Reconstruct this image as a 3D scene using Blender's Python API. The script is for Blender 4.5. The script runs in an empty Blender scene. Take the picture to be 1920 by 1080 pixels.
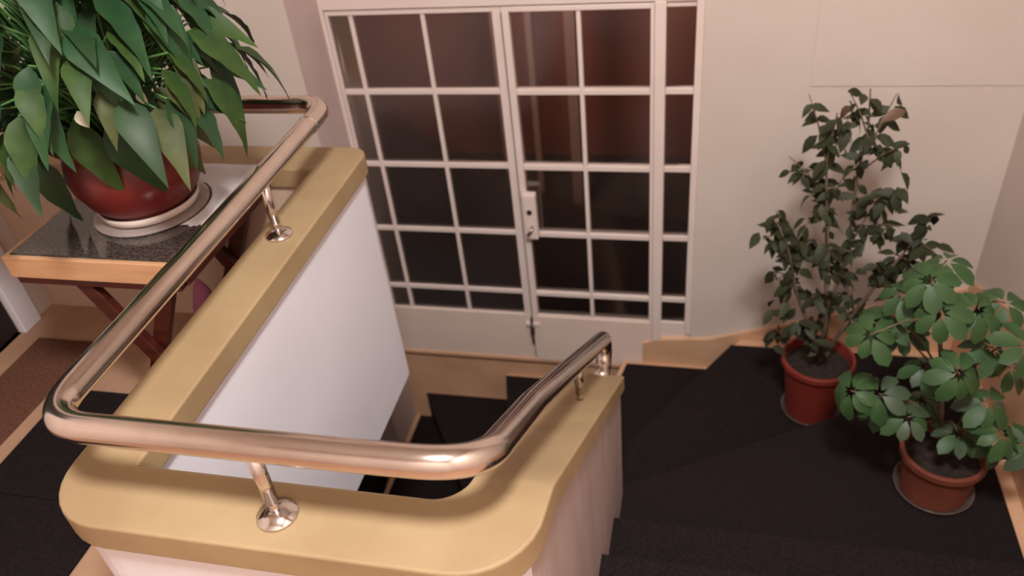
import bpy, bmesh, math, random
from mathutils import Vector, Matrix
from math import pi, sin, cos, tan, radians

S = bpy.context.scene
C = S.collection

# ------------------------------------------------------------------ camera
cam_d = bpy.data.cameras.new('camera')
cam = bpy.data.objects.new('camera', cam_d)
C.objects.link(cam)
cam_d.sensor_width = 36
cam_d.lens = 36 * 1525.39 / 1920
cam_d.clip_start = 0.02
CR = Vector((0.97322217, 0.20894203, -0.09582192))
CU = Vector((-0.05087141, 0.60229883, 0.79664811))
CF = Vector((-0.2241667, 0.77044101, -0.59679975))
cam.matrix_world = Matrix(((CR.x, CU.x, -CF.x, 0), (CR.y, CU.y, -CF.y, 0), (CR.z, CU.z, -CF.z, 1.58), (0, 0, 0, 1)))
cam_d.dof.use_dof = True
cam_d.dof.focus_distance = 1.55
cam_d.dof.aperture_fstop = 2.9
S.camera = cam

# ------------------------------------------------------------------ world, lamp light, exposure
w = bpy.data.worlds.new('world'); S.world = w; w.use_nodes = True
w.node_tree.nodes['Background'].inputs[0].default_value = (0.10, 0.085, 0.08, 1)
w.node_tree.nodes['Background'].inputs[1].default_value = 0.3
S.view_settings.view_transform = 'Standard'
S.view_settings.look = 'None'
S.view_settings.exposure = 0.0
S.view_settings.gamma = 1.0
S.view_settings.use_curve_mapping = False
LAMP = Vector((0.08, 0.05, 3.10))
ld = bpy.data.lights.new('ceiling_light', 'AREA')
ld.shape = 'DISK'; ld.size = 0.46; ld.energy = 119; ld.color = (0.97, 0.965, 0.94)
lo = bpy.data.objects.new('ceiling_light', ld); C.objects.link(lo)
lo.location = LAMP

# ------------------------------------------------------------------ materials
def lin(c):
    c = c / 255
    return c / 12.92 if c <= 0.04045 else ((c + 0.055) / 1.055) ** 2.4
def rgb(r, g, b): return (lin(r), lin(g), lin(b), 1)

def mat(name, c1, c2=None, rough=0.6, metal=0.0, scale=8, detail=4, bump=0.0, bscale=None, spec=0.5, coat=0.0, lo_=0.35, hi_=0.65, stretch=None, sub=0):
    m = bpy.data.materials.new(name); m.use_nodes = True
    nt = m.node_tree; b = nt.nodes['Principled BSDF']
    b.inputs['Roughness'].default_value = rough
    b.inputs['Metallic'].default_value = metal
    b.inputs['Specular IOR Level'].default_value = spec
    b.inputs['Coat Weight'].default_value = coat
    b.inputs['Coat Roughness'].default_value = 0.08
    tc = nt.nodes.new('ShaderNodeTexCoord')
    mp = nt.nodes.new('ShaderNodeMapping')
    if stretch: mp.inputs['Scale'].default_value = stretch
    nt.links.new(tc.outputs['Object'], mp.inputs[0])
    n = nt.nodes.new('ShaderNodeTexNoise')
    n.inputs['Scale'].default_value = scale; n.inputs['Detail'].default_value = detail
    nt.links.new(mp.outputs[0], n.inputs['Vector'])
    r = nt.nodes.new('ShaderNodeValToRGB')
    r.color_ramp.elements[0].position = lo_; r.color_ramp.elements[1].position = hi_
    r.color_ramp.elements[0].color = c1; r.color_ramp.elements[1].color = c2 or c1
    nt.links.new(n.outputs[0], r.inputs[0])
    nt.links.new(r.outputs[0], b.inputs['Base Color'])
    if bump:
        n2 = nt.nodes.new('ShaderNodeTexNoise'); n2.inputs['Scale'].default_value = bscale or scale * 6
        nt.links.new(mp.outputs[0], n2.inputs['Vector'])
        bp = nt.nodes.new('ShaderNodeBump'); bp.inputs['Strength'].default_value = bump; bp.inputs['Distance'].default_value = 0.004
        nt.links.new(n2.outputs[0], bp.inputs['Height']); nt.links.new(bp.outputs[0], b.inputs['Normal'])
    return m

M = {}
M['plaster'] = mat('cream_plaster', rgb(214, 198, 188), rgb(220, 205, 196), 0.75, scale=2.5, bump=0.12, bscale=60)
M['ceiling'] = mat('ceiling_paint', rgb(226, 220, 214), rgb(230, 224, 218), 0.8, scale=3)
M['white'] = mat('white_paint', rgb(230, 226, 234), rgb(236, 232, 240), 0.55, scale=3, bump=0.06, bscale=50)
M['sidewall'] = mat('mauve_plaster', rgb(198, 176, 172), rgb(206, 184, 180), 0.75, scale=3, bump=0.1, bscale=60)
M['coping'] = mat('ochre_terrazzo', rgb(152, 126, 93), rgb(164, 139, 104), 0.6, scale=5, detail=6, bump=0.05, bscale=120)
def speckle(m, col, scale=90, thr=0.06):
    nt = m.node_tree; b = nt.nodes['Principled BSDF']
    old = b.inputs['Base Color'].links[0].from_socket
    v = nt.nodes.new('ShaderNodeTexVoronoi'); v.inputs['Scale'].default_value = scale
    tc = [n for n in nt.nodes if n.type == 'TEX_COORD'][0]
    nt.links.new(tc.outputs['Object'], v.inputs['Vector'])
    lt = nt.nodes.new('ShaderNodeMath'); lt.operation = 'LESS_THAN'; lt.inputs[1].default_value = thr
    nt.links.new(v.outputs['Distance'], lt.inputs[0])
    mx = nt.nodes.new('ShaderNodeMix'); mx.data_type = 'RGBA'
    sc = nt.nodes.new('ShaderNodeMath'); sc.operation = 'MULTIPLY'; sc.inputs[1].default_value = 0.6
    nt.links.new(lt.outputs[0], sc.inputs[0]); nt.links.new(sc.outputs[0], mx.inputs['Factor'])
    nt.links.new(old, mx.inputs['A']); mx.inputs['B'].default_value = col
    nt.links.new(mx.outputs['Result'], b.inputs['Base Color'])
speckle(M['coping'], rgb(160, 134, 96), 130, 0.12)
M['stone'] = mat('tan_stone', rgb(206, 160, 126), rgb(218, 174, 140), 0.5, scale=6, detail=6, bump=0.05, bscale=90)
speckle(M['stone'], rgb(170, 130, 105), 110, 0.12)
M['stone_floor'] = mat('landing_stone', rgb(166, 128, 102), rgb(180, 142, 116), 0.55, scale=6, detail=6, bump=0.05, bscale=90)
speckle(M['stone_floor'], rgb(146, 110, 88), 110, 0.12)
M['chrome'] = mat('brushed_steel', rgb(214, 199, 190), rgb(222, 207, 198), 0.17, metal=1.0, scale=20)
M['chrome2'] = mat('polished_steel', rgb(215, 205, 200), rgb(222, 212, 207), 0.14, metal=1.0, scale=20)
M['black_mat'] = mat('black_carpet', rgb(17, 11, 12), rgb(32, 23, 24), 0.95, scale=160, detail=3, bump=0.6, bscale=300, spec=0.2)
M['stair_mat'] = mat('dark_stair_carpet', rgb(20, 14, 14), rgb(38, 29, 29), 0.95, scale=170, detail=3, bump=0.6, bscale=300, spec=0.2)
M['brown_mat'] = mat('brown_carpet', rgb(86, 54, 42), rgb(112, 74, 58), 0.95, scale=130, detail=4, bump=0.6, bscale=260, spec=0.2)
M['doorpaint'] = mat('gloss_cream_paint', rgb(236, 216, 209), rgb(240, 222, 215), 0.38, scale=4)
M['kick'] = mat('kick_panel_paint', rgb(234, 210, 198), rgb(238, 216, 204), 0.42, scale=4)
M['blackdoor'] = mat('black_door', rgb(24, 16, 17), rgb(32, 22, 22), 0.5, scale=5)
M['lightwood'] = mat('light_wood', rgb(196, 146, 108), rgb(212, 164, 124), 0.45, scale=4, stretch=(1, 12, 12))
M['redwood'] = mat('dark_red_wood', rgb(56, 20, 14), rgb(78, 30, 20), 0.4, scale=6, stretch=(1, 1, 8))
M['granite'] = mat('dark_speckled_granite', rgb(52, 46, 44), rgb(92, 82, 75), 0.10, scale=120, detail=5, lo_=0.4, hi_=0.7, spec=0.7)
M['glaze'] = mat('oxblood_glaze', rgb(84, 20, 18), rgb(112, 30, 26), 0.42, scale=5, bump=0.08, bscale=30, coat=0.1)
M['terracotta'] = mat('red_terracotta', rgb(118, 38, 28), rgb(134, 48, 36), 0.6, scale=6)
M['terracotta2'] = mat('brown_terracotta', rgb(112, 54, 38), rgb(130, 68, 48), 0.65, scale=6)
M['soil'] = mat('potting_soil', rgb(28, 18, 14), rgb(50, 36, 28), 0.95, scale=60, bump=1.0, bscale=80)
M['saucer'] = mat('pale_saucer', rgb(206, 190, 182), rgb(216, 200, 192), 0.35, scale=8)
M['saucer2'] = mat('clear_grey_saucer', rgb(150, 134, 130), rgb(170, 154, 150), 0.2, scale=8)
M['saucer3'] = mat('smoky_saucer', rgb(84, 70, 66), rgb(98, 84, 80), 0.12, scale=8)
M['white_shaded'] = mat('white_paint_shaded', rgb(174, 152, 148), rgb(190, 168, 164), 0.7, scale=3, detail=4, stretch=(4, 4, 0.8))  # white wall paint with the shade of the outer right face in its colour
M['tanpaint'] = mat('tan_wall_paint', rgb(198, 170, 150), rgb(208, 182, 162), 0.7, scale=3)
M['cloth'] = mat('grey_white_cloth', rgb(222, 216, 220), rgb(232, 226, 230), 0.8, scale=12, bump=0.3)
M['leaf'] = mat('lily_leaf', rgb(34, 58, 26), rgb(62, 84, 36), 0.55, scale=9, spec=0.25)
M['leaf_b'] = mat('lily_leaf_dull', rgb(50, 60, 32), rgb(84, 88, 48), 0.6, scale=9, spec=0.3)
M['leaf_c'] = mat('lily_leaf_blue', rgb(24, 54, 30), rgb(44, 76, 42), 0.52, scale=9, spec=0.3)
M['lilystem'] = mat('lily_stem', rgb(62, 104, 52), rgb(92, 132, 72), 0.45, scale=6)
M['leaf_d'] = mat('lily_leaf_dark', rgb(26, 50, 28), rgb(46, 72, 38), 0.5, scale=4, spec=0.35)
M['spathe'] = mat('cream_spathe', rgb(226, 214, 186), rgb(236, 226, 200), 0.5, scale=6)
M['ficus'] = mat('fig_leaf', rgb(40, 44, 28), rgb(60, 63, 42), 0.55, scale=5, spec=0.25)
M['ficus_b'] = mat('fig_leaf_brown', rgb(88, 62, 46), rgb(106, 78, 58), 0.5, scale=5)
M['bark'] = mat('pale_bark', rgb(88, 70, 56), rgb(120, 98, 80), 0.8, scale=14, bump=0.4)
M['scheff'] = mat('umbrella_leaf', rgb(42, 68, 38), rgb(66, 94, 52), 0.5, scale=5, spec=0.35)
M['scheff_b'] = mat('umbrella_leaf_grey', rgb(54, 70, 52), rgb(76, 92, 68), 0.5, scale=5)
M['pink'] = mat('pink_cloth', rgb(176, 96, 132), rgb(192, 116, 148), 0.8, scale=10)
M['rust'] = mat('rusty_iron', rgb(70, 40, 30), rgb(104, 62, 46), 0.7, scale=30, metal=0.4)
M['slot'] = mat('dark_slot', rgb(30, 20, 18), None, 0.8)
M['olive'] = mat('olive_render', rgb(196, 170, 78), rgb(210, 184, 92), 0.8, scale=3)
M['porch'] = mat('brown_render', rgb(112, 62, 52), rgb(130, 74, 62), 0.9, scale=1.5)
M['porch_d'] = mat('dark_paving', rgb(40, 30, 26), rgb(54, 42, 36), 0.9, scale=2)
M['porch_p'] = mat('grey_post_paint', rgb(140, 116, 106), rgb(150, 126, 116), 0.7, scale=5)

def make_glass(name, d0, d1):
    m = bpy.data.materials.new(name); m.use_nodes = True
    nt = m.node_tree; nt.nodes.remove(nt.nodes['Principled BSDF'])
    out = nt.nodes['Material Output']
    tr = nt.nodes.new('ShaderNodeBsdfTransparent'); tr.inputs[0].default_value = (0.80, 0.76, 0.74, 1)
    gl = nt.nodes.new('ShaderNodeBsdfGlossy'); gl.inputs['Roughness'].default_value = 0.16; gl.inputs['Color'].default_value = (1, 1, 1, 1)
    df = nt.nodes.new('ShaderNodeBsdfDiffuse'); df.inputs[0].default_value = (0.42, 0.36, 0.35, 1)
    fr = nt.nodes.new('ShaderNodeFresnel'); fr.inputs[0].default_value = 1.85
    a = nt.nodes.new('ShaderNodeMixShader'); b = nt.nodes.new('ShaderNodeMixShader')
    nz = nt.nodes.new('ShaderNodeTexNoise'); nz.inputs['Scale'].default_value = 1.6; nz.inputs['Detail'].default_value = 5
    tc = nt.nodes.new('ShaderNodeTexCoord'); nt.links.new(tc.outputs['Object'], nz.inputs['Vector'])
    mr = nt.nodes.new('ShaderNodeMapRange'); mr.inputs['From Min'].default_value = 0.3; mr.inputs['From Max'].default_value = 0.7
    mr.inputs['To Min'].default_value = d0; mr.inputs['To Max'].default_value = d1
    nt.links.new(nz.outputs[0], mr.inputs[0]); nt.links.new(mr.outputs[0], a.inputs[0])
    nt.links.new(tr.outputs[0], a.inputs[1]); nt.links.new(df.outputs[0], a.inputs[2])
    nt.links.new(fr.outputs[0], b.inputs[0]); nt.links.new(a.outputs[0], b.inputs[1]); nt.links.new(gl.outputs[0], b.inputs[2])
    nt.links.new(b.outputs[0], out.inputs[0])
    return m
M['glass'] = make_glass('dusty_door_glass', 0.02, 0.09)
M['glass_r'] = make_glass('clean_door_glass', 0.0, 0.035)
def make_emit():
    m = bpy.data.materials.new('opal_lamp_glass'); m.use_nodes = True
    b = m.node_tree.nodes['Principled BSDF']
    b.inputs['Base Color'].default_value = (0.9, 0.88, 0.85, 1)
    b.inputs['Emission Color'].default_value = (1.0, 0.87, 0.76, 1)
    b.inputs['Emission Strength'].default_value = 14
    return m
M['opal'] = make_emit()

# ------------------------------------------------------------------ helpers
def link(name, bm, m, parent=None, smooth=False, bevel=0.0, seg=2, recalc=True):
    if recalc: bmesh.ops.recalc_face_normals(bm, faces=bm.faces)
    me = bpy.data.meshes.new(name); bm.to_mesh(me); bm.free()
    if m: me.materials.append(m)
    o = bpy.data.objects.new(name, me); C.objects.link(o)
    if parent: o.parent = parent
    if smooth:
        for p in me.polygons: p.use_smooth = True
    if bevel:
        b = o.modifiers.new('bevel', 'BEVEL'); b.width = bevel; b.segments = seg; b.limit_method = 'ANGLE'; b.angle_limit = radians(40)
    return o

def thing(name, label, cat, loc=(0, 0, 0), group=None, kind=None):
    o = bpy.data.objects.new(name, None); C.objects.link(o)
    o.location = loc; o.empty_display_size = 0.05
    if label: o['label'] = label
    if cat: o['category'] = cat
    if group: o['group'] = group
    if kind: o['kind'] = kind
    return o

def tag(o, label=None, cat=None, group=None, kind=None):
    if label: o['label'] = label
    if cat: o['category'] = cat
    if group: o['group'] = group
    if kind: o['kind'] = kind
    return o

def box(bm, x0, x1, y0, y1, z0, z1):
    v = [bm.verts.new(p) for p in ((x0, y0, z0), (x1, y0, z0), (x1, y1, z0), (x0, y1, z0), (x0, y0, z1), (x1, y0, z1), (x1, y1, z1), (x0, y1, z1))]
    for f in ((0, 3, 2, 1), (4, 5, 6, 7), (0, 1, 5, 4), (1, 2, 6, 5), (2, 3, 7, 6), (3, 0, 4, 7)):
        bm.faces.new([v[i] for i in f])

def bx(name, x0, x1, y0, y1, z0, z1, m, parent=None, bevel=0.0):
    bm = bmesh.new(); box(bm, x0, x1, y0, y1, z0, z1)
    return link(name, bm, m, parent, bevel=bevel)

def prism(bm, pts, z0, z1):
    n = len(pts)
    a = [bm.verts.new((p[0], p[1], z0)) for p in pts]; b = [bm.verts.new((p[0], p[1], z1)) for p in pts]
    bm.faces.new(a[::-1]); bm.faces.new(b)
    for i in range(n): bm.faces.new((a[i], a[(i + 1) % n], b[(i + 1) % n], b[i]))

def prism_xz(bm, pts, y0, y1):
    n = len(pts)
    a = [bm.verts.new((p[0], y0, p[1])) for p in pts]; b = [bm.verts.new((p[0], y1, p[1])) for p in pts]
    bm.faces.new(a[::-1]); bm.faces.new(b)
    for i in range(n): bm.faces.new((a[i], a[(i + 1) % n], b[(i + 1) % n], b[i]))

def prism_yz(bm, pts, x0, x1):
    n = len(pts)
    a = [bm.verts.new((x0, p[0], p[1])) for p in pts]; b = [bm.verts.new((x1, p[0], p[1])) for p in pts]
    bm.faces.new(a[::-1]); bm.faces.new(b)
    for i in range(n): bm.faces.new((a[i], a[(i + 1) % n], b[(i + 1) % n], b[i]))

def tube(bm, pts, r, seg=16, caps=True):
    pts = [Vector(p) for p in pts]; rings = []
    rs = r if isinstance(r, (list, tuple)) else [r] * len(pts)
    up = None
    for i, p in enumerate(pts):
        t = (pts[min(i + 1, len(pts) - 1)] - pts[max(i - 1, 0)]).normalized()
        if up is None:
            up = Vector((0, 0, 1)) if abs(t.z) < 0.9 else Vector((1, 0, 0))
        up = (up - t * up.dot(t)).normalized(); s = t.cross(up)
        rings.append([bm.verts.new(p + (up * cos(2 * pi * k / seg) + s * sin(2 * pi * k / seg)) * rs[i]) for k in range(seg)])
    for a, b in zip(rings, rings[1:]):
        for k in range(seg): bm.faces.new((a[k], a[(k + 1) % seg], b[(k + 1) % seg], b[k]))
    if caps: bm.faces.new(rings[0][::-1]); bm.faces.new(rings[-1])

def fillet(pts, rad, n=8):
    """round the corners of a polyline; rad is one value per inner corner"""
    pts = [Vector(p) for p in pts]; out = [pts[0]]
    for i in range(1, len(pts) - 1):
        p = pts[i]; a = (pts[i - 1] - p); b = (pts[i + 1] - p)
        r = rad[i - 1] if isinstance(rad, (list, tuple)) else rad
        ang = a.angle(b); d = min(r / tan(ang / 2), a.length * 0.49, b.length * 0.49)
        p0 = p + a.normalized() * d; p1 = p + b.normalized() * d
        for k in range(n + 1):
            t = k / n
            out.append(p0 * (1 - t) ** 2 + p * 2 * t * (1 - t) + p1 * t * t)
    out.append(pts[-1]); return out

def lathe(bm, prof, seg=40, c=(0, 0, 0), wob=None):
    rings = []
    for (r, z) in prof:
        if r < 1e-5: rings.append([bm.verts.new((c[0], c[1], c[2] + z))])
        else: rings.append([bm.verts.new((c[0] + r * cos(2 * pi * k / seg), c[1] + r * sin(2 * pi * k / seg), c[2] + z)) for k in range(seg)])
    for a, b in zip(rings, rings[1:]):
        for k in range(seg):
            k2 = (k + 1) % seg
            if len(a) == 1 and len(b) == 1: continue
            if len(a) == 1: bm.faces.new((a[0], b[k], b[k2]))
            elif len(b) == 1: bm.faces.new((a[k], a[k2], b[0]))
            else: bm.faces.new((a[k], a[k2], b[k2], b[k]))

# ------------------------------------------------------------------ room shell (landing floor is z = 0)
LX, RX, BY = -2.19, 1.07, 2.95      # left wall, right wall, back wall
CEIL = 3.20
bm = bmesh.new(); prism(bm, [(LX - 0.1, -1.3), (-0.945, -1.3), (-0.945, 1.86), (-1.0, 1.92), (LX - 0.1, 1.92)], -0.264, 0)
tag(link('floor', bm, M['stone_floor']), 'tan stone landing floor', None, kind='structure')
o = tag(bx('floor', -0.945, RX + 0.1, -1.3, 0.62, -0.265, 0, M['stone_floor']), 'tan stone landing floor at the front', None, kind='structure')
tag(bx('floor', LX, RX, -1.3, BY, -2.95, -2.85, M['stone']), 'lower floor at the bottom of the stairwell', None, kind='structure')
tag(bx('ceiling', LX - 0.2, RX + 0.2, -1.4, BY + 0.2, CEIL, CEIL + 0.1, M['ceiling']), 'cream ceiling', None, kind='structure')
tag(bx('wall_front', LX - 0.2, RX + 0.2, -1.4, -1.3, -2.95, CEIL, M['plaster']), 'cream wall behind the landing', None, kind='structure')

# left wall with its doorway
bm = bmesh.new()
box(bm, LX - 0.15, LX, 1.66, 2.67, -2.95, CEIL)
box(bm, LX - 0.15, LX, -1.3, 0.80, -2.95, CEIL)
box(bm, LX - 0.15, LX, 0.80, 1.66, 2.02, CEIL)
box(bm, LX - 0.15, LX, 0.80, 1.66, -2.95, 0)
tag(link('wall_left', bm, M['plaster']), 'cream plaster wall with the dark doorway', None, kind='structure')
d1 = thing('door_1', 'black door in a white architrave', None, (LX - 0.02, 1.23, 0), kind='structure')
def P(o, parent):                       # keep world position under a moved parent
    o.parent = parent; o.matrix_parent_inverse = Matrix.Translation(parent.location).inverted(); return o
P(bx('door_leaf', LX - 0.05, LX - 0.012, 0.80, 1.66, 0.004, 2.02, M['blackdoor']), d1)
bm = bmesh.new()
box(bm, LX - 0.002, LX + 0.022, 1.655, 1.735, 0, 2.10)
box(bm, LX - 0.002, LX + 0.022, 0.72, 0.80, 0, 2.10)
box(bm, LX - 0.002, LX + 0.022, 0.80, 1.655, 2.02, 2.10)
P(link('architrave', bm, M['white'], bevel=0.004), d1)
bm = bmesh.new(); tube(bm, [(LX + 0.0, 0.88, 1.0), (LX + 0.05, 0.88, 1.0), (LX + 0.05, 1.0, 1.0)], 0.01)
P(link('door_handle', bm, M['chrome2'], smooth=True), d1)

# projecting wall left of the glazed door
bm = bmesh.new(); box(bm, LX - 0.15, -1.493, 2.672, 2.965, -2.95, CEIL)
o = link('wall_back', bm, M['plaster']); tag(o, 'cream projecting wall left of the glazed door', None, kind='structure')
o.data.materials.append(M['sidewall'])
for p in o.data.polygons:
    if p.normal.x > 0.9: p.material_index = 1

# back wall : right of the door, above it, below it
WX = -0.030
bm = bmesh.new()
box(bm, WX, 0.352, BY - 0.022, BY + 0.15, -2.95, CEIL)
box(bm, 0.352, RX + 0.15, BY - 0.022, BY + 0.15, -2.95, 0.305)
box(bm, 0.352, RX + 0.15, BY - 0.026, BY + 0.15, 0.305, CEIL)
box(bm, -1.493, WX, BY, BY + 0.15, 0.70, CEIL)
tag(link('wall_back', bm, M['plaster']), 'cream wall beside and above the glazed door', None, kind='structure')
tag(bx('wall_back', -1.493, WX, BY - 0.004, BY + 0.15, -2.95, -1.125, M['stone']), 'tan stone wall below the glazed door', None, kind='structure')
tag(bx('wall_right', RX, RX + 0.15, -1.3, BY, -2.95, CEIL, M['plaster']), 'cream right-hand wall of the stairs', None, kind='structure')

# sloping stone skirtings following the stairs
bm = bmesh.new()
prism_xz(bm, [(-0.246, -1.35), (1.07, -1.2), (1.07, -0.555), (0.262, -0.844), (0.055, -0.915), (-0.18, -0.938), (-0.246, -0.965)], BY - 0.036, BY - 0.0045)
tag(link('baseboard_back', bm, M['stone'], bevel=0.003), 'sloping tan stone skirting on the back wall', None, kind='structure')
bm = bmesh.new()
def zr(y): return -0.516 + 0.63 * (2.906 - y)
prism_yz(bm, [(2.914, -1.2), (2.914, zr(2.914)), (0.80, min(zr(0.80), 0.42)), (0.80, -0.4), (1.6, -0.95)], RX - 0.014, RX - 0.0005)
tag(link('baseboard_right', bm, M['stone'], bevel=0.003), 'sloping tan stone skirting on the right wall', None, kind='structure')

# ------------------------------------------------------------------ staircase
stair = thing('staircase', 'tan stone winder stairs covered with dark carpet', None, (0, 0, 0), kind='structure')
O = Vector((-0.61, 1.63)); R0 = 0.14
def rad(a, r): return (O.x + r * cos(radians(a)), O.y + r * sin(radians(a)))
def toY(a, y): return (O.x + (y - O.y) / tan(radians(a)), y)
def toX(a, x): return (x, O.y + (x - O.x) * tan(radians(a)))
XR = RX - 0.001; XI = -0.235
steps = []     # (polygon counter-clockwise, z, offsets per edge for the carpet)
for k in (1, 2, 3):
    y0 = 0.80 + 0.26 * (k - 1)
    steps.append(([(XI, y0), (XR, y0), (XR, y0 + 0.262), (XI, y0 + 0.262)], -0.18 * k, [0, .062, 0, 0.0]))
YB = BY - 0.037
steps.append(([(XI, 1.58), (XR, 1.58), toX(30, XR), rad(30, .30)], -0.72, [0, .062, 0, .0]))
steps.append(([rad(30, R0), toX(30, XR), (XR, YB), toY(58, YB), rad(58, R0)], -0.90, [0, .062, .055, 0, .03]))
steps.append(([rad(58, R0), toY(58, YB), toY(78, YB), rad(78, R0)], -1.08, [0, .03, 0.03, .03]))
YB2 = BY - 0.005
steps.append(([rad(78, R0), toY(78, YB2), toY(104, YB2), rad(104, R0)], -1.26, [0, .02, 0, .03]))
steps.append(([rad(104, R0), toY(104, YB2), toY(121, YB2), rad(121, R0)], -1.44, [0, .012, 0, .03]))
steps.append(([rad(121, R0), toY(121, YB2), (-1.492, YB2), (-1.492, O.y + (-1.492 - O.x) * tan(radians(145))), rad(145, R0)], -1.62, [0, .012, .03, 0, .03]))
steps.append(([rad(145, R0), (-1.492, O.y + (-1.492 - O.x) * tan(radians(145))), (-1.6, 2.67), (LX + .001, 2.67), (LX + .001, 1.63), rad(180, R0)], -1.80, [0, 0, .03, .03, 0, .03]))
for k in range(5):
    y1 = 1.63 - 0.26 * k
    steps.append(([(LX + .001, y1 - 0.26), (-0.75, y1 - 0.26), (-0.75, y1), (LX + .001, y1)], -1.98 - 0.18 * k, [0, .05, 0, .05]))

def inset(pts, off):
    n = len(pts); ln = []
    for i in range(n):
        a = Vector(pts[i][:2]); b = Vector(pts[(i + 1) % n][:2]); d = (b - a).normalized(); nn = Vector((-d.y, d.x))
        ln.append((a + nn * off[i], d))
    out = []
    for i in range(n):
        p, d = ln[i - 1]; q, e = ln[i]; cr = d.x * e.y - d.y * e.x
        t = ((q.x - p.x) * e.y - (q.y - p.y) * e.x) / cr
        out.append((p.x + d.x * t, p.y + d.y * t))
    return out
NOSE = [2, 2, 2, 2, 3, 2, 2, 2, 3, 4, 0, 0, 0, 0, 0]
for (poly, z, off), ne in zip(steps, NOSE):
    bm = bmesh.new(); prism(bm, poly, z - 0.20, z)
    st = link('tread', bm, M['stone'], stair, bevel=0.004)
    bm = bmesh.new(); prism(bm, inset(poly, off), z + 0.0005, z + 0.009)
    q = inset(poly, off); a = Vector(q[ne]); b = Vector(q[(ne + 1) % len(q)]); d = (b - a).normalized(); nn = Vector((d.y, -d.x)) * 0.005
    prism(bm, [tuple(b), tuple(a), tuple(a + nn), tuple(b + nn)], z - 0.170, z + 0.009)
    link('carpet', bm, M['stair_mat'], st)

# ------------------------------------------------------------------ parapet round the stairwell
par = thing('parapet', 'low white stairwell wall with a yellow stone coping on top', 'low wall', (-0.63, 0.70, 0))
def slope(y):
    t = y - 0.805; k = 0.05
    return 0.56 - 0.70 * (0 if t < -k else (t + k) ** 2 / (4 * k) if t < k else t) - (0.0 if t < -k else 0.0)
def arc(cx, cy, r, a0, a1, n):
    return [(cx + r * cos(radians(a0 + (a1 - a0) * i / n)), cy + r * sin(radians(a0 + (a1 - a0) * i / n))) for i in range(n + 1)]
def stations(ins):
    s = []
    XA, XB, XC, XD = -1.055 + ins, -0.930 - ins, -0.347 + ins, -0.211 - ins
    YA, YB_, YC, YD = 0.634 + ins, 0.765 - ins, 1.800 + ins, 1.935 - ins
    for x in (LX + 0.001, -1.9, -1.5, -1.16): s.append(((x, YC), (x, YD), 0))
    n = 8
    for b in arc(XB - .055, YD - .055, .055, 90, 0, n): s.append(((XA, YC), b, 0))
    for y in (1.7, 1.3, 0.95): s.append(((XA, y), (XB, y), 0))
    for a in arc(XA + .12 - ins, YA + .12 - ins, .12 - ins, 180, 270, n): s.append((a, (XB, YB_), 0))
    for x in (-0.8, -0.6, -0.5): s.append(((x, YA), (x, YB_), 0))
    A = arc(XD - .13 + ins, YA + .13 - ins, .13 - ins, 270, 360, n); B = arc(XC - .055, YB_ + .055, .055, 270, 360, n)
    for a, b in zip(A, B): s.append((a, b, 1))
    for y in (0.83, 0.845, 0.86, 0.875, 0.89, 1.1, 1.4, 1.7, 1.84 - ins): s.append(((XD, y), (XC, y), 1))
    return s
def strip(bm, st, zt, zb):
    rows = []
    for (a, b, f) in st:
        fa, fb = (slope(a[1]), slope(b[1])) if f else (0.56, 0.56)
        rows.append([bm.verts.new((a[0], a[1], zt(fa, f, a[1]))), bm.verts.new((b[0], b[1], zt(fb, f, b[1]))),
                     bm.verts.new((b[0], b[1], zb(fb, f, b[1]))), bm.verts.new((a[0], a[1], zb(fa, f, a[1])))])
    for r, q in zip(rows, rows[1:]):
        for k in range(4):
            vs = [r[k], r[(k + 1) % 4], q[(k + 1) % 4], q[k]]
            vs2 = []
            for v in vs:
                if not any((v.co - u.co).length < 1e-6 for u in vs2): vs2.append(v)
            if len(vs2) > 2: bm.faces.new(vs)
    bm.faces.new(rows[0]); bm.faces.new(rows[-1][::-1])
bm = bmesh.new(); strip(bm, stations(0), lambda z, f, y: z, lambda z, f, y: z - 0.062)
bmesh.ops.remove_doubles(bm, verts=bm.verts, dist=0.0002)
bmesh.ops.recalc_face_normals(bm, faces=bm.faces)
for e in bm.edges:
    e.smooth = not (len(e.link_faces) == 2 and e.calc_face_angle(0) > radians(42))
cp = link('coping', bm, M['coping'], None, smooth=True, bevel=0.006, seg=3)
cp.modifiers[0].harden_normals = True; P(cp, par); cp['label'] = 'yellow speckled stone coping'
bm = bmesh.new(); strip(bm, stations(0.012), lambda z, f, y: z - 0.060, lambda z, f, y: (-0.265 if not f or y < 0.8 else -0.265 - 0.70 * (y - 0.80)))
bmesh.ops.remove_doubles(bm, verts=bm.verts, dist=0.0002)
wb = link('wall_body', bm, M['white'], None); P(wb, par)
wb.data.materials.append(M['white_shaded']); wb.data.materials.append(M['tanpaint'])
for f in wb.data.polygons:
    if f.normal.x > 0.9 and f.center.x > -0.30: f.material_index = 1  # outer right face, shade painted in
    if f.normal.y < -0.9 and f.center.y > 1.7: f.material_index = 2

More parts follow.
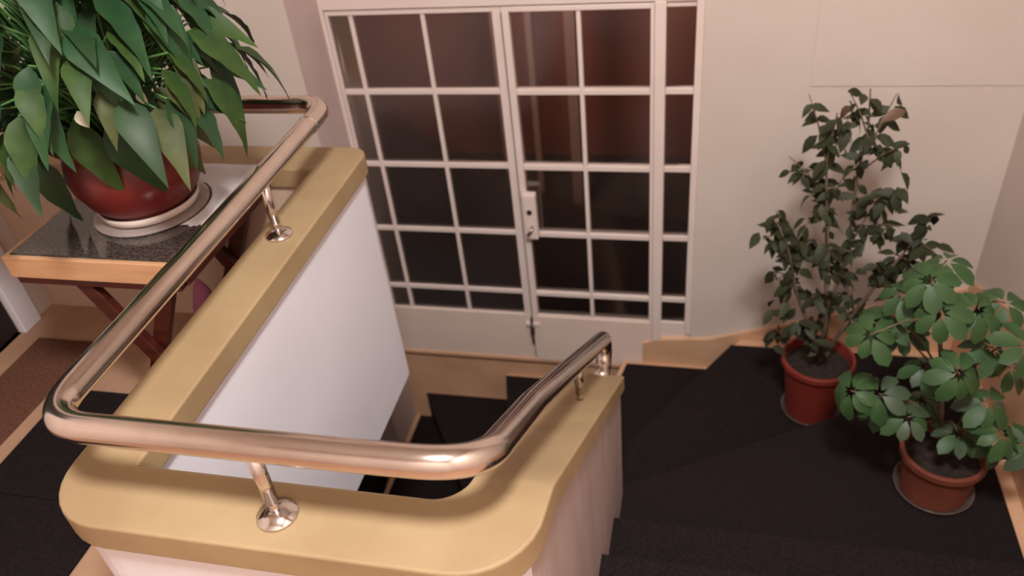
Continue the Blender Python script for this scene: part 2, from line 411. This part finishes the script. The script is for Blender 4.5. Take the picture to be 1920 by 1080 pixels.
# ------------------------------------------------------------------ handrail
hr = thing('handrail', 'brushed steel tube handrail on short posts above the stone coping', 'handrail', (-0.63, 0.70, 0.56))
RZ = 0.72; RR = 0.0246
def rz(y): return 0.541 - 0.685 * (y - 1.009)
p = fillet([(LX + 0.003, 1.868, RZ), (-0.995, 1.868, RZ), (-0.995, 0.70, RZ), (-0.48, 0.70, RZ + 0.002), (-0.281, 0.70, RZ + 0.006),
            (-0.280, 1.0, rz(1.0))], [0.075, 0.085, 0.05, 0.125], 14)[:-1]
p += [Vector((-0.280, y, rz(y))) for y in (1.0, 1.3, 1.6, 1.8)]
for k in range(0, 15):                       # the hook that turns back down onto the coping
    a = radians(k / 14 * 180); r = 0.058
    t = Vector((0, 0.825, -0.565)); nrm = Vector((0, -0.565, -0.825))
    p.append(Vector((-0.280, 1.880, rz(1.880))) + t * (r * sin(a)) + nrm * (r * (1 - cos(a))))
bm = bmesh.new(); tube(bm, p, RR, 28)
P(link('rail', bm, M['chrome'], smooth=True), hr)
bm = bmesh.new(); tube(bm, [(-0.995, 1.742, RZ), (-0.995, 1.747, RZ)], RR + 0.0012, 28)
P(link('collar', bm, M['chrome2'], smooth=False), hr)
def post(x, y, zb, zt, flange=True):
    bm = bmesh.new(); tube(bm, [(x, y, zb + 0.004), (x, y, zb + 0.045)], 0.0078, 16); 
    tube(bm, [(x, y, zb + 0.035), (x, y, zt)], 0.0115, 16)
    po = P(link('post', bm, M['chrome2'], smooth=True), hr)
    if not flange: return po
    bm = bmesh.new(); lathe(bm, [(0, 0.012), (0.016, 0.012), (0.020, 0.009), (0.033, 0.004), (0.034, 0.0005), (0.0, 0.0005)], 32, (0, 0, 0))
    bmesh.ops.translate(bm, vec=(x, y, zb), verts=bm.verts)
    f = link('flange', bm, M['chrome2'], smooth=True)
    f.parent = po
    return po
post(-0.632, 0.699, 0.56, RZ - 0.015)
post(-0.998, 1.480, 0.56, RZ - 0.015)
post(-1.75, 1.868, 0.56, RZ - 0.015)
post(-0.280, 1.455, slope(1.455) - 0.008, rz(1.455) - 0.012, False)
bpy.context.view_layer.update()

# ------------------------------------------------------------------ glazed double door in the back wall
door = thing('door_2', 'cream steel glazed double door with a narrow side light', None, (-0.77, BY, -1.12), kind='structure')
FZ0, FZ1 = -1.12, 0.70
HZ = [0.610, 0.282, -0.052, -0.385, -0.716, -0.845]
def dp(name, m, boxes, parent=door, bevel=0.003):
    bm = bmesh.new()
    for b in boxes: box(bm, *b)
    o = link(name, bm, m, None, bevel=bevel)
    o.parent = parent
    if parent is door: o.matrix_parent_inverse = Matrix.Translation(door.location).inverted()
    return o
dp('door_frame', M['doorpaint'], [(-1.493, -1.478, BY - 0.03, BY + 0.06, FZ0, 0.70), (-0.058, -0.0305, BY - 0.03, BY + 0.06, -0.90, 0.70),
                                  (-1.478, -0.058, BY - 0.03, BY + 0.06, 0.625, 0.70), (-0.204, -0.163, BY - 0.035, BY + 0.05, -0.945, 0.625)])
def leaf(name, x0, x1, mull, sL, sR, yoff, gm):
    o = dp(name, M['doorpaint'], [(x0, x0 + sL, BY - 0.02 - yoff, BY + 0.02, -0.845, 0.62), (x1 - sR, x1, BY - 0.02 - yoff, BY + 0.02, -0.845, 0.62),
                                  (x0 + sL, x1 - sR, BY - 0.02 - yoff, BY + 0.02, 0.600, 0.62)])
    dp('kick_panel', M['kick'], [(x0, x1, BY - 0.02 - yoff, BY + 0.01, FZ0, -0.845)], o)
    for z in HZ[1:5]: dp('glazing_bar', M['doorpaint'], [(x0 + sL, x1 - sR, BY - 0.012 - yoff, BY + 0.008, z - 0.012, z + 0.012)], o)
    for x in mull: dp('glazing_bar', M['doorpaint'], [(x - 0.0085, x + 0.0085, BY - 0.014 - yoff, BY + 0.006, -0.845, 0.60)], o)
    xs = [x0 + sL] + sorted(mull) + [x1 - sR]
    zs = HZ[::-1]
    for i in range(len(xs) - 1):
        for j in range(len(zs) - 1):
            dp('pane', M['glass'], [(xs[i], xs[i + 1], BY - 0.003, BY + 0.001, zs[j], zs[j + 1])], o, 0).data.materials[0] = gm
    return o
l1 = leaf('door_leaf', -1.477, -0.769, [-1.375, -1.080], 0.010, 0.036, 0.0, M['glass'])
l2 = leaf('door_leaf', -0.767, -0.205, [-0.480], 0.028, 0.014, 0.008, M['glass_r'])
l3 = dp('side_light', M['doorpaint'], [(-0.204, -0.0305, BY - 0.015, BY + 0.02, -1.12, -0.845), (-0.163, -0.058, BY - 0.015, BY + 0.02, 0.60, 0.625)])
for z in HZ[1:5]: dp('glazing_bar', M['doorpaint'], [(-0.163, -0.058, BY - 0.014, BY + 0.01, z - 0.013, z + 0.013)], l3)
for j in range(5): dp('pane', M['glass_r'], [(-0.163, -0.058, BY - 0.003, BY + 0.001, HZ[5 - j], HZ[4 - j])], l3, 0)
lk = dp('lock_case', M['doorpaint'], [(-0.752, -0.694, BY - 0.062, BY - 0.024, -0.385, -0.160)], door, 0.006)
bm = bmesh.new(); lathe(bm, [(0, 0.004), (0.011, 0.004), (0.012, 0), (0, 0)], 16)
bmesh.ops.rotate(bm, cent=(0, 0, 0), matrix=Matrix.Rotation(pi / 2, 3, 'X'), verts=bm.verts); bmesh.ops.translate(bm, vec=(-0.724, BY - 0.0625, -0.245), verts=bm.verts)
k = link('keyhole', bm, M['slot']); k.parent = lk
bm = bmesh.new(); tube(bm, [(-0.716, BY - 0.064, -0.315), (-0.716, BY - 0.088, -0.318), (-0.735, BY - 0.09, -0.345)], 0.006, 10)
k = link('thumb_latch', bm, M['chrome2'], smooth=True); k.parent = lk
dp('edge_strip', M['rust'], [(-0.7685, -0.7665, BY - 0.031, BY - 0.022, -1.10, 0.60)], door, 0)
dp('bolt', M['rust'], [(-0.779, -0.761, BY - 0.048, BY - 0.024, -0.955, -0.905), (-0.774, -0.766, BY - 0.05, BY - 0.026, -1.0, -0.85)], door, 0.002)
dp('bolt_keeper', M['doorpaint'], [(-0.800, -0.735, BY - 0.036, BY - 0.022, -0.905, -0.885)], door, 0.002)
dp('threshold', M['stone'], [(-1.49, -0.205, BY - 0.028, BY + 0.06, FZ0 - 0.02, FZ0)], door, 0.003)

# the dark porch outside the glazed door
bm = bmesh.new(); box(bm, -4.2, 2.6, 5.2, 5.3, -1.3, 3.0); tag(link('porch_wall', bm, M['porch']), 'dark brown wall outside beyond the door glass', None, kind='structure')
tag(bx('porch_floor', -4.2, 2.6, BY + 0.16, 5.2, -1.3, -1.2, M['porch_d']), 'dark paving outside the glazed door', None, kind='structure')
tag(bx('porch_ceiling', -4.2, 2.6, BY + 0.16, 5.3, 2.0, 2.1, M['porch_d']), 'dark soffit outside the glazed door', None, kind='structure')
bm = bmesh.new(); prism(bm, [(-1.80, BY + 0.165), (-1.462, BY + 0.165), (-1.67, 3.5), (-1.80, 3.5)], -1.2, 1.95)
tag(link('porch_pier', bm, M['olive']), 'olive rendered pier seen through the leftmost door panes', 'pier')
bm = bmesh.new(); box(bm, 2.4, 2.6, BY + 0.16, 5.3, -1.3, 3.0); box(bm, -4.2, -4.0, BY + 0.16, 5.3, -1.3, 3.0)
tag(link('porch_wall', bm, M['porch_d']), 'dark side walls outside the glazed door', None, kind='structure')
pl = bpy.data.lights.new('porch_fill', 'AREA'); pl.shape = 'DISK'; pl.size = 0.25; pl.energy = 75; pl.color = (1.0, 0.82, 0.72)  # added fill to brighten the door panes, no known lamp outside
po_ = bpy.data.objects.new('porch_fill', pl); C.objects.link(po_); po_.location = (-0.90, 3.60, 1.93)
gp = thing('porch_screen', 'faint grey posts of a screen seen through the upper door panes', 'screen', (-1.0, 4.4, -1.2))
for x, w_ in ((-1.22, .05), (-1.02, .035), (-0.80, .06)):
    P(bx('screen_post', x, x + w_, 4.38, 4.43, -1.2, 1.9, M['porch_p']), gp)
P(bx('screen_rail', -1.22, -0.74, 4.385, 4.425, 1.72, 1.80, M['porch_p']), gp)

# ------------------------------------------------------------------ ceiling lamp
cl = thing('ceiling_lamp', 'round opal glass ceiling lamp above the landing', 'lamp', (LAMP.x, LAMP.y, CEIL))
bm = bmesh.new(); lathe(bm, [(0, 0), (0.26, 0), (0.265, -0.02), (0.25, -0.03), (0, -0.03)], 40)
link('lamp_base', bm, M['white'], cl, smooth=False)
bm = bmesh.new(); lathe(bm, [(0.240, -0.031), (0.245, -0.045), (0.21, -0.075), (0.13, -0.088), (0, -0.092)], 40)
link('lamp_glass', bm, M['opal'], cl, smooth=True)

# ------------------------------------------------------------------ mats on the landing
bm = bmesh.new(); prism(bm, [(-2.10, 0.2), (-1.905, 0.2), (-1.88, 1.635), (-2.10, 1.635)], 0.0005, 0.008)
tag(link('floor_mat', bm, M['brown_mat'], bevel=0.003), 'brown carpet mat along the left wall by the black door', 'mat')
bm = bmesh.new(); prism(bm, [(-1.832, 1.040), (-1.405, 1.040), (-1.405, 1.425), (-1.832, 1.425)], 0.0005, 0.009)
tag(link('floor_mat', bm, M['black_mat'], bevel=0.003), 'black carpet mat beside the parapet, the piece nearer the table', 'mat')
bm = bmesh.new(); prism(bm, [(-1.832, 0.2), (-1.405, 0.2), (-1.405, 1.0385), (-1.832, 1.0385)], 0.0005, 0.009)
tag(link('floor_mat', bm, M['black_mat'], bevel=0.003), 'black carpet mat at the bottom left corner, nearer the viewer', 'mat')

# ------------------------------------------------------------------ side table
TZ = 0.575
tb = thing('side_table', 'low side table with a dark stone top and crossed red wood legs', 'table', (-1.45, 1.56, 0))
def tp(name, m, boxes, bevel=0.003):
    bm = bmesh.new()
    for b in boxes: box(bm, *b)
    return P(link(name, bm, m, bevel=bevel), tb)
TX0, TX1, TY0, TY1 = -1.665, -1.186, 1.315, 1.795
tp('tabletop', M['granite'], [(TX0 + 0.012, TX1 - 0.012, TY0 + 0.014, TY1 - 0.01, TZ - 0.02, TZ)])
tp('apron', M['lightwood'], [(TX0, TX1, TY0, TY0 + 0.014, TZ - 0.062, TZ - 0.001), (TX0, TX1, TY1 - 0.012, TY1, TZ - 0.062, TZ - 0.001),
                            (TX0, TX0 + 0.012, TY0 + 0.014, TY1 - 0.012, TZ - 0.062, TZ - 0.001), (TX1 - 0.012, TX1, TY0 + 0.014, TY1 - 0.012, TZ - 0.062, TZ - 0.001)])
tp('under_frame', M['redwood'], [(TX0 + 0.01, TX1 - 0.01, TY0 + 0.004, TY0 + 0.03, TZ - 0.082, TZ - 0.063), (TX0 + 0.01, TX1 - 0.01, TY1 - 0.03, TY1 - 0.004, TZ - 0.082, TZ - 0.063),
                                (TX0 + 0.004, TX0 + 0.03, TY0 + 0.03, TY1 - 0.03, TZ - 0.082, TZ - 0.063), (TX1 - 0.03, TX1 - 0.004, TY0 + 0.03, TY1 - 0.03, TZ - 0.082, TZ - 0.063)])
ZT = TZ - 0.083
for y0 in (TY0 + 0.012, TY1 - 0.062):
    for s, yy in ((0, 0.0), (1, 0.026)):
        xa, xb = (-1.480, -1.240) if s == 0 else (-1.262, -1.500)
        wd = 0.046
        bm = bmesh.new(); prism_xz(bm, [(xa - wd / 2, ZT), (xb - wd / 2, 0.001), (xb + wd / 2, 0.001), (xa + wd / 2, ZT)], y0 + yy, y0 + yy + 0.024)
        P(link('leg', bm, M['redwood'], bevel=0.002), tb)
bm = bmesh.new(); tube(bm, [(-1.371, TY0 + 0.06, ZT * 0.47), (-1.371, TY1 - 0.06, ZT * 0.47)], 0.012, 12)
P(link('stretcher', bm, M['redwood'], smooth=True), tb)

# pink cloth bag under the table
bm = bmesh.new()
random.seed(4)
bmesh.ops.create_icosphere(bm, subdivisions=3, radius=1)
for v in bm.verts:
    c = v.co; n = 1 + 0.08 * sin(9 * c.x + 2) * cos(7 * c.z) + 0.05 * sin(13 * c.y)
    top = max(0, c.z)
    v.co = Vector((c.x * 0.055 * n * (1 - 0.45 * top), c.y * 0.035 * n * (1 - 0.5 * top), (c.z + 1) * 0.13 * (1 + 0.05 * n)))
    if v.co.z < 0.004: v.co.z = 0.001
bg = link('cloth_bag', bm, M['pink'], smooth=True); bg.location = (-1.43, 1.655, 0.0)
tag(bg, 'small pink cloth bag on the floor under the table', 'bag')

# ------------------------------------------------------------------ leaves
def leaf_mesh(name, L, W, m, seg=7, fold=0.25, droop=0.35, wave=0.0, tip=1.6, wide=0.38):
    """leaf along +X, blade normal +Z, base at the origin"""
    bm = bmesh.new(); rows = []
    for i in range(seg + 1):
        t = i / seg
        if t < wide: wd = sin(pi / 2 * (t / wide)) ** 0.8
        else: wd = max(0.0, 1 - ((t - wide) / (1 - wide)) ** tip)
        wd *= W / 2
        x = L * t * (1 - 0.12 * droop * t); z = -droop * L * t * t * 0.8
        e = wave * W * sin(i * 2.1)
        if wd < 1e-4: rows.append([bm.verts.new((x, 0, z))])
        else: rows.append([bm.verts.new((x, -wd, z + fold * wd + e)), bm.verts.new((x, 0, z)), bm.verts.new((x, wd, z + fold * wd - e))])
    for a, b in zip(rows, rows[1:]):
        if len(a) == 1 and len(b) == 3: bm.faces.new((a[0], b[1], b[0])); bm.faces.new((a[0], b[2], b[1]))
        elif len(a) == 3 and len(b) == 1: bm.faces.new((a[0], a[1], b[0])); bm.faces.new((a[1], a[2], b[0]))
        elif len(a) == 3: bm.faces.new((a[0], a[1], b[1], b[0])); bm.faces.new((a[1], a[2], b[2], b[1]))
    me = bpy.data.meshes.new(name); bm.to_mesh(me); bm.free(); me.materials.append(m)
    for p in me.polygons: p.use_smooth = True
    return me
def frame(pos, d, n, s=1.0):
    x = d.normalized(); y = n.cross(x).normalized(); z = x.cross(y)
    return Matrix.Translation(pos) @ Matrix((x, y, z)).transposed().to_4x4() @ Matrix.Diagonal((s, s, s, 1))
def put(me, name, parent, pos, d, n, s=1.0):
    o = bpy.data.objects.new(name, me); C.objects.link(o); o.parent = parent
    o.matrix_parent_inverse = Matrix.Translation(parent.location).inverted()
    o.matrix_basis = frame(pos, d, n, s); return o

# grey white cloth on the back right corner of the table
bm = bmesh.new(); random.seed(3); nx, ny = 12, 12; g = []
qa, qb, qc, qd = Vector((-1.225, 1.475)), Vector((-1.178, 1.500)), Vector((-1.182, 1.788)), Vector((-1.450, 1.788))
for i in range(nx + 1):
    row = []
    for j in range(ny + 1):
        u, v = i / nx, j / ny
        y = 1.480 + 0.308 * v; dy = y - 1.560
        xl = -1.392 + math.sqrt(0.152 ** 2 - dy * dy) if abs(dy) < 0.150 else -1.392
        if dy > 0.150: xl = -1.44
        xr = -1.200
        row.append(bm.verts.new((xl + (xr - xl) * u, y + (random.uniform(-.005, .005) if j == 0 else 0), TZ + 0.0025 + 0.0010 * (1 + sin(u * 9 + v * 4)))))
    g.append(row)
for i in range(nx):
    for j in range(ny): bm.faces.new((g[i][j], g[i + 1][j], g[i + 1][j + 1], g[i][j + 1]))
clo = link('table_cloth', bm, M['cloth'], smooth=True); sd = clo.modifiers.new('thick', 'SOLIDIFY'); sd.thickness = 0.0015
tag(clo, 'grey white cloth on the dark table top behind the plant pot', 'cloth')

# ------------------------------------------------------------------ peace lily in the big dark red bowl
PC = Vector((-1.392, 1.560, TZ + 0.028))
sc = thing('plant_saucer', 'pale plant saucer under the big dark red pot on the table', 'saucer', (PC.x, PC.y, TZ))
bm = bmesh.new(); lathe(bm, [(0, 0.0005), (0.140, 0.0005), (0.146, 0.003), (0.146, 0.006), (0.140, 0.007), (0, 0.007)], 48)
link('under_plate', bm, M['saucer2'], sc)
bm = bmesh.new(); lathe(bm, [(0, 0.0075), (0.105, 0.0075), (0.122, 0.014), (0.127, 0.034), (0.122, 0.034), (0.116, 0.018), (0.10, 0.0125), (0, 0.0125)], 48)
link('dish', bm, M['saucer'], sc, smooth=True)
lily = thing('potted_peace_lily', 'large leafy peace lily in a dark red glazed pot on the side table', 'potted plant', PC)
bm = bmesh.new(); lathe(bm, [(0, -0.015), (0.090, -0.015), (0.104, -0.008), (0.136, 0.030), (0.158, 0.078), (0.163, 0.110), (0.155, 0.150), (0.148, 0.168), (0.156, 0.184), (0.172, 0.200),
                            (0.172, 0.212), (0.164, 0.214), (0.146, 0.190), (0.140, 0.150), (0, 0.150)], 56)
link('pot', bm, M['glaze'], lily, smooth=True)
bm = bmesh.new(); lathe(bm, [(0, 0.186), (0.10, 0.184), (0.145, 0.178), (0.143, 0.170), (0, 0.170)], 30); link('soil', bm, M['soil'], lily)
random.seed(11)
lm = [leaf_mesh('lily_leaf', 0.21, 0.080, M[k], 9, 0.30, dr, wv, 1.15, 0.32) for k, dr, wv in
      (('leaf', .45, .03), ('leaf_b', .5, .05), ('leaf_c', .4, -.03), ('leaf', .7, .02), ('leaf_c', .6, .04), ('leaf_d', .5, .02), ('leaf_d', .35, -.04))]
stems = bmesh.new(); stem_ends = []
N = 225
for i in range(N):
    az = random.uniform(0, 2 * pi)
    u = random.random()
    reach = 0.05 + 0.27 * (u ** 0.62)
    hgt = 0.60 - 1.5 * reach ** 1.25 + random.uniform(-0.13, 0.10)
    if u > 0.80: hgt = random.uniform(0.13, 0.30)
    b0 = Vector((random.uniform(-.09, .09), random.uniform(-.09, .09), 0.18))
    end = Vector((cos(az) * reach, sin(az) * reach, 0.18 + hgt))
    if end.y > 0.24: end.y = random.uniform(0.12, 0.24)
    mid = (b0 + end) / 2 + Vector((0, 0, 0.06 + 0.1 * reach)) - Vector((cos(az), sin(az), 0)) * reach * 0.15
    pts = [b0 * (1 - t) ** 2 + mid * 2 * t * (1 - t) + end * t * t for t in (0, .25, .5, .75, 1)]
    tube(stems, pts, [0.0042, 0.0038, 0.0033, 0.0028, 0.0022], 5)
    down = -0.15 - 0.85 * (reach / 0.32) ** 2 + random.uniform(-0.45, 0.4)
    d = Vector((cos(az + random.uniform(-.5, .5)), sin(az + random.uniform(-.5, .5)), down))
    n = Vector((cos(az) * 0.5, sin(az) * 0.5, 1.0)) + Vector((random.uniform(-.35, .35), random.uniform(-.35, .35), 0))
    s = random.uniform(0.55, 0.98)
    if (PC + end + d.normalized() * 0.2 * s).y > 1.93 and end.z < 0.40: d.y *= -0.4
    if end.y < 0.0 and end.x > -0.22 and (PC + end + d.normalized() * 0.2 * s).z < 0.75: continue
    if end.x < -0.12 and (PC + end + d.normalized() * 0.2 * s).z < 0.74: continue
    put(random.choice(lm), 'leaf', lily, PC + end, d, n, s)
for i in range(46):                         # the near left side of the crown
    e = Vector((random.uniform(-.33, -.02), random.uniform(-.27, -.12), random.uniform(.26, .60)))
    az = math.atan2(e.y, e.x) + random.uniform(-.5, .5)
    b0 = Vector((e.x * .2, e.y * .2, 0.18)); mid = (b0 + e) / 2 + Vector((0, 0, .08))
    tube(stems, [b0 * (1 - t) ** 2 + mid * 2 * t * (1 - t) + e * t * t for t in (0, .25, .5, .75, 1)], [0.0042, 0.0038, 0.0033, 0.0028, 0.0022], 5)
    put(random.choice(lm), 'leaf', lily, PC + e, Vector((cos(az), sin(az), random.uniform(-1.4, -.3))), Vector((random.uniform(-.4, .2), -.7, 1)), random.uniform(.5, .9))
# named drooping leaves at the silhouette: base point and tip point
for b_, t_, s in (((-1.62, 1.50, 0.80), (-1.64, 1.46, 0.60), 1.0), ((-1.53, 1.42, 0.80), (-1.50, 1.40, 0.61), 1.0), ((-1.36, 1.40, 0.90), (-1.30, 1.36, 0.73), 1.0),
                ((-1.20, 1.50, 0.93), (-1.10, 1.50, 0.80), 0.95), ((-1.16, 1.58, 1.00), (-0.98, 1.58, 0.94), 0.95), ((-1.17, 1.52, 0.95), (-1.01, 1.52, 0.86), 0.9),
                ((-1.19, 1.46, 0.88), (-1.13, 1.46, 0.72), 0.9), ((-1.14, 1.60, 1.06), (-1.00, 1.60, 1.02), 0.8), ((-1.30, 1.42, 0.88), (-1.22, 1.40, 0.74), 1.0),
                ((-1.66, 1.55, 0.86), (-1.74, 1.50, 0.66), 1.0), ((-1.26, 1.44, 0.98), (-1.15, 1.42, 0.82), 1.1)):
    b_ = Vector(b_); t_ = Vector(t_); d = t_ - b_
    put(random.choice(lm), 'leaf', lily, b_, d, Vector((0.1, -0.6, 1.0)), s)
    c0 = Vector((PC.x + (b_.x - PC.x) * .2, PC.y + (b_.y - PC.y) * .2, PC.z + 0.18)) - PC
    e = b_ - PC; mid = (c0 + e) / 2 + Vector((0, 0, 0.09))
    tube(stems, [c0 * (1 - t) ** 2 + mid * 2 * t * (1 - t) + e * t * t for t in (0, .25, .5, .75, 1)], [0.0042, 0.0038, 0.0033, 0.0028, 0.0022], 5)
so = link('stems', stems, M['lilystem'], lily, smooth=True); so['kind'] = 'stuff'
fl = leaf_mesh('lily_flower', 0.055, 0.032, M['spathe'], 6, 0.7, 0.1, 0, 1.8, 0.4)
for q in ((-1.700, 1.45, 0.80), (-1.690, 1.44, 0.775), (-1.56, 1.42, 0.83), (-1.32, 1.38, 0.93), (-1.20, 1.44, 0.95), (-1.49, 1.30, 1.03), (-1.36, 1.30, 1.01)):
    put(fl, 'flower', lily, Vector(q), Vector((0.5, -0.3, -0.7)), Vector((0.2, -1, 0.4)), random.uniform(0.6, 0.9))

# ------------------------------------------------------------------ weeping fig
def flower_pot(name, label, c, h, r0, r1, m, msoil, rim=0.028):
    root = thing(name, label, 'potted plant', c)
    bm = bmesh.new(); lathe(bm, [(0, 0.004), (r0 - .006, 0.004), (r0, 0.010), (r1 - .014, h - rim), (r1 - .004, h - rim), (r1, h - rim + .004), (r1, h - .004), (r1 - .003, h), (r1 - .012, h), (r1 - .020, h - .045), (0, h - .045)], 44)
    link('pot', bm, m, root, smooth=False, bevel=0.0)
    bm = bmesh.new(); lathe(bm, [(0, h - .030), (r1 * .5, h - .034), (r1 - .0195, h - .040), (0, h - .044)], 28); link('soil', bm, msoil, root)
    return root
def saucer(label, c, r, m):
    root = thing('plant_saucer', label, 'saucer', c)
    bm = bmesh.new(); lathe(bm, [(0, 0.0005), (r - .02, 0.0005), (r - .006, .008), (r, .024), (r - .004, .024), (r - .012, .010), (r - .022, .0035), (0, .0035)], 40)
    link('dish', bm, m, root, smooth=True); return root
FC = Vector((0.458, 2.490, -0.8905))
saucer('clear grey saucer under the weeping fig pot at the back wall', FC, 0.113, M['saucer3'])
fig = flower_pot('potted_weeping_fig', 'tall thin weeping fig in a red terracotta pot by the back wall', FC, 0.285, 0.094, 0.136, M['terracotta'], M['soil'])
random.seed(5)
fl_m = [leaf_mesh('fig_leaf', 0.074, 0.036, M[k], 4, 0.25, dr, 0, 1.5, 0.42) for k, dr in (('ficus', .3), ('ficus', .6), ('ficus', .1), ('ficus_b', .4))]
br = bmesh.new()
T0 = Vector((0.458, 2.49, -0.64))
def V3(x, z, y=2.49): return Vector((x, y, z))
trunks = [[T0, V3(.462, -.43, 2.48), V3(.43, -.18, 2.47), V3(.405, .03, 2.46), V3(.375, .25, 2.46), V3(.385, .42, 2.46)],
          [T0 + Vector((.012, .01, 0)), V3(.47, -.40, 2.51), V3(.50, -.10, 2.53), V3(.49, .15, 2.54), V3(.50, .33, 2.55), V3(.485, .46, 2.55)],
          [T0 + Vector((-.012, 0, 0)), V3(.40, -.42, 2.44), V3(.335, -.24, 2.40), V3(.285, -.04, 2.38), V3(.235, .08, 2.37)],
          [T0 + Vector((.0, -.012, 0)), V3(.53, -.40, 2.46), V3(.60, -.20, 2.44), V3(.67, -.04, 2.43), V3(.715, .08, 2.43)]]
for t in trunks: tube(br, fillet(t, 0.2, 3), [0.009 - 0.0065 * i / (len(fillet(t, 0.2, 3)) - 1) for i in range(len(fillet(t, 0.2, 3)))], 6)
twigs = [((.43, -.18), (.35, -.05)), ((.405, .03), (.33, .12)), ((.40, .05), (.45, .16)), ((.375, .25), (.31, .43)), ((.38, .22), (.44, .40)), ((.39, .12), (.27, .21)),
         ((.50, .1), (.60, .22)), ((.49, .22), (.59, .31)), ((.50, .30), (.57, .43)), ((.50, -.05), (.56, .08)), ((.49, .33), (.43, .44)), ((.335, -.24), (.27, -.33)),
         ((.335, -.24), (.25, -.19)), ((.285, -.04), (.20, -.02)), ((.285, -.04), (.24, .05)), ((.60, -.20), (.66, -.30)), ((.60, -.20), (.57, -.05)), ((.67, -.04), (.745, -.05)),
         ((.64, -.1), (.72, -.14)), ((.53, -.40), (.60, -.36)), ((.53, -.36), (.50, -.20)), ((.42, -.42), (.33, -.36)), ((.40, -.46), (.27, -.53)), ((.44, -.3), (.38, -.24)),
         ((.46, -.35), (.52, -.27)), ((.46, -.5), (.40, -.46)), ((.405, .03), (.42, -.1)), ((.50, -.1), (.45, -.16)), ((.36, .05), (.29, -.1)), ((.55, .0), (.62, .05))]
spots = []
for a, b in twigs:
    dy = random.uniform(-.12, .12); A = V3(a[0], a[1], 2.47); B = V3(b[0], b[1], 2.47 + dy)
    tube(br, [A, (A + B) / 2 + Vector((0, 0, .012)), B], [.0035, .0026, .0014], 5); spots += [(A, B)] * 8
for t in trunks:
    for a, b in zip(t[2:], t[3:]): spots += [(a, b)] * 7
P(link('branches', br, M['bark'], smooth=True), fig)
for i in range(296):
    A, B = random.choice(spots) if i > 30 else (V3(*twigs[i % 30][0], 2.47), V3(*twigs[i % 30][1], 2.47))
    t = random.random() if i > 30 else 1.0
    p_ = A.lerp(B, t) + Vector([random.gauss(0, .009) for _ in range(3)])
    a = random.uniform(0, 2 * pi)
    d = Vector((cos(a), sin(a) * .7, random.uniform(-1.3, .15)))
    n = Vector((random.uniform(-.6, .6), random.uniform(-1.2, .1), 1))
    me = fl_m[3] if p_.z > .38 and random.random() < .5 else fl_m[random.randrange(3)]
    put(me, 'leaf', fig, p_, d, n, random.uniform(.7, 1.15))
ex = bmesh.new()
for i in range(200):                        # leaves past the first three hundred, joined
    A, B = random.choice(spots)
    p_ = A.lerp(B, random.random()) + Vector([random.gauss(0, .012) for _ in range(3)])
    a = random.uniform(0, 2 * pi)
    n0 = len(ex.verts); ex.from_mesh(fl_m[random.randrange(3)]); ex.verts.ensure_lookup_table()
    mt = frame(p_, Vector((cos(a), sin(a) * .7, random.uniform(-1.3, .15))), Vector((random.uniform(-.6, .6), random.uniform(-1.2, .1), 1)), random.uniform(.6, .95))
    for v in ex.verts[n0:]: v.co = mt @ v.co
P(link('small_leaves', ex, M['ficus'], smooth=True, recalc=False), fig)['kind'] = 'stuff'

# ------------------------------------------------------------------ umbrella plant
UC = Vector((0.790, 1.985, -0.7105))
saucer('clear grey saucer under the umbrella plant pot on the stairs', UC, 0.124, M['saucer3'])
umb = flower_pot('potted_umbrella_plant', 'bushy umbrella plant in a brown terracotta pot low at the right', UC, 0.190, 0.104, 0.130, M['terracotta2'], M['soil'])
random.seed(9)
um = [leaf_mesh('umbrella_leaflet', 0.096, 0.052, M[k], 5, 0.18, dr, 0, 2.6, 0.60) for k, dr in (('scheff', .35), ('scheff', .6), ('scheff_b', .45))]
st = bmesh.new()
U0 = Vector((0.785, 1.985, -0.56))
tk = [U0, Vector((.755, 1.98, -.40)), Vector((.715, 1.97, -.19)), Vector((.66, 1.96, .02)), Vector((.62, 1.96, .12))]
tk2 = [U0 + Vector((.01, 0, 0)), Vector((.82, 1.99, -.35)), Vector((.80, 2.0, -.15)), Vector((.76, 2.0, .03))]
for t in (tk, tk2): tube(st, t, [.009, .008, .007, .006, .004][:len(t)], 7)
heads = [(.607, .165), (.676, .150), (.745, .085), (.827, .070), (.867, .015), (.819, -.060), (.502, -.020), (.570, .075), (.470, .030), (.455, -.21), (.532, -.205), (.601, -.095),
         (.710, -.065), (.829, -.215), (.902, -.175), (.900, -.410), (.955, -.330), (.721, -.400), (.791, -.385), (.584, -.33), (.617, -.265), (.66, .03), (.56, -.02), (.76, -.15), (.87, -.28), (.68, -.20), (.64, .10)]
cnt = 0
for (x, z) in heads:
    y = 1.97 + random.uniform(-.13, .13)
    h = Vector((x, y, z))
    T = min(tk + tk2, key=lambda q: (q - h).length + (0.3 if q.z > z else 0))
    mid = (T + h) / 2 + Vector((0, 0, .03))
    tube(st, [T, mid, h], [.0035, .0028, .0022], 5)
    out = (h - Vector((.70, 1.98, z))); out.z = 0
    nrm = (Vector((0, -0.25, 1)) + out * 2.2 + Vector((random.uniform(-.25, .25), random.uniform(-.25, .25), 0))).normalized()
    e1 = nrm.orthogonal().normalized(); e2 = nrm.cross(e1)
    k = random.choice((7, 8, 8)); ph = random.uniform(0, 6.28)
    for j in range(k):
        a = ph + 2 * pi * j / k + random.uniform(-.12, .12)
        d = e1 * cos(a) + e2 * sin(a) - nrm * 0.25
        put(random.choice(um[:2]) if z > -0.1 else random.choice(um), 'leaf', umb, h + d * .012, d, nrm, random.uniform(.65, .95)); cnt += 1
P(link('stems', st, M['bark'], smooth=True), umb)['kind'] = 'stuff'
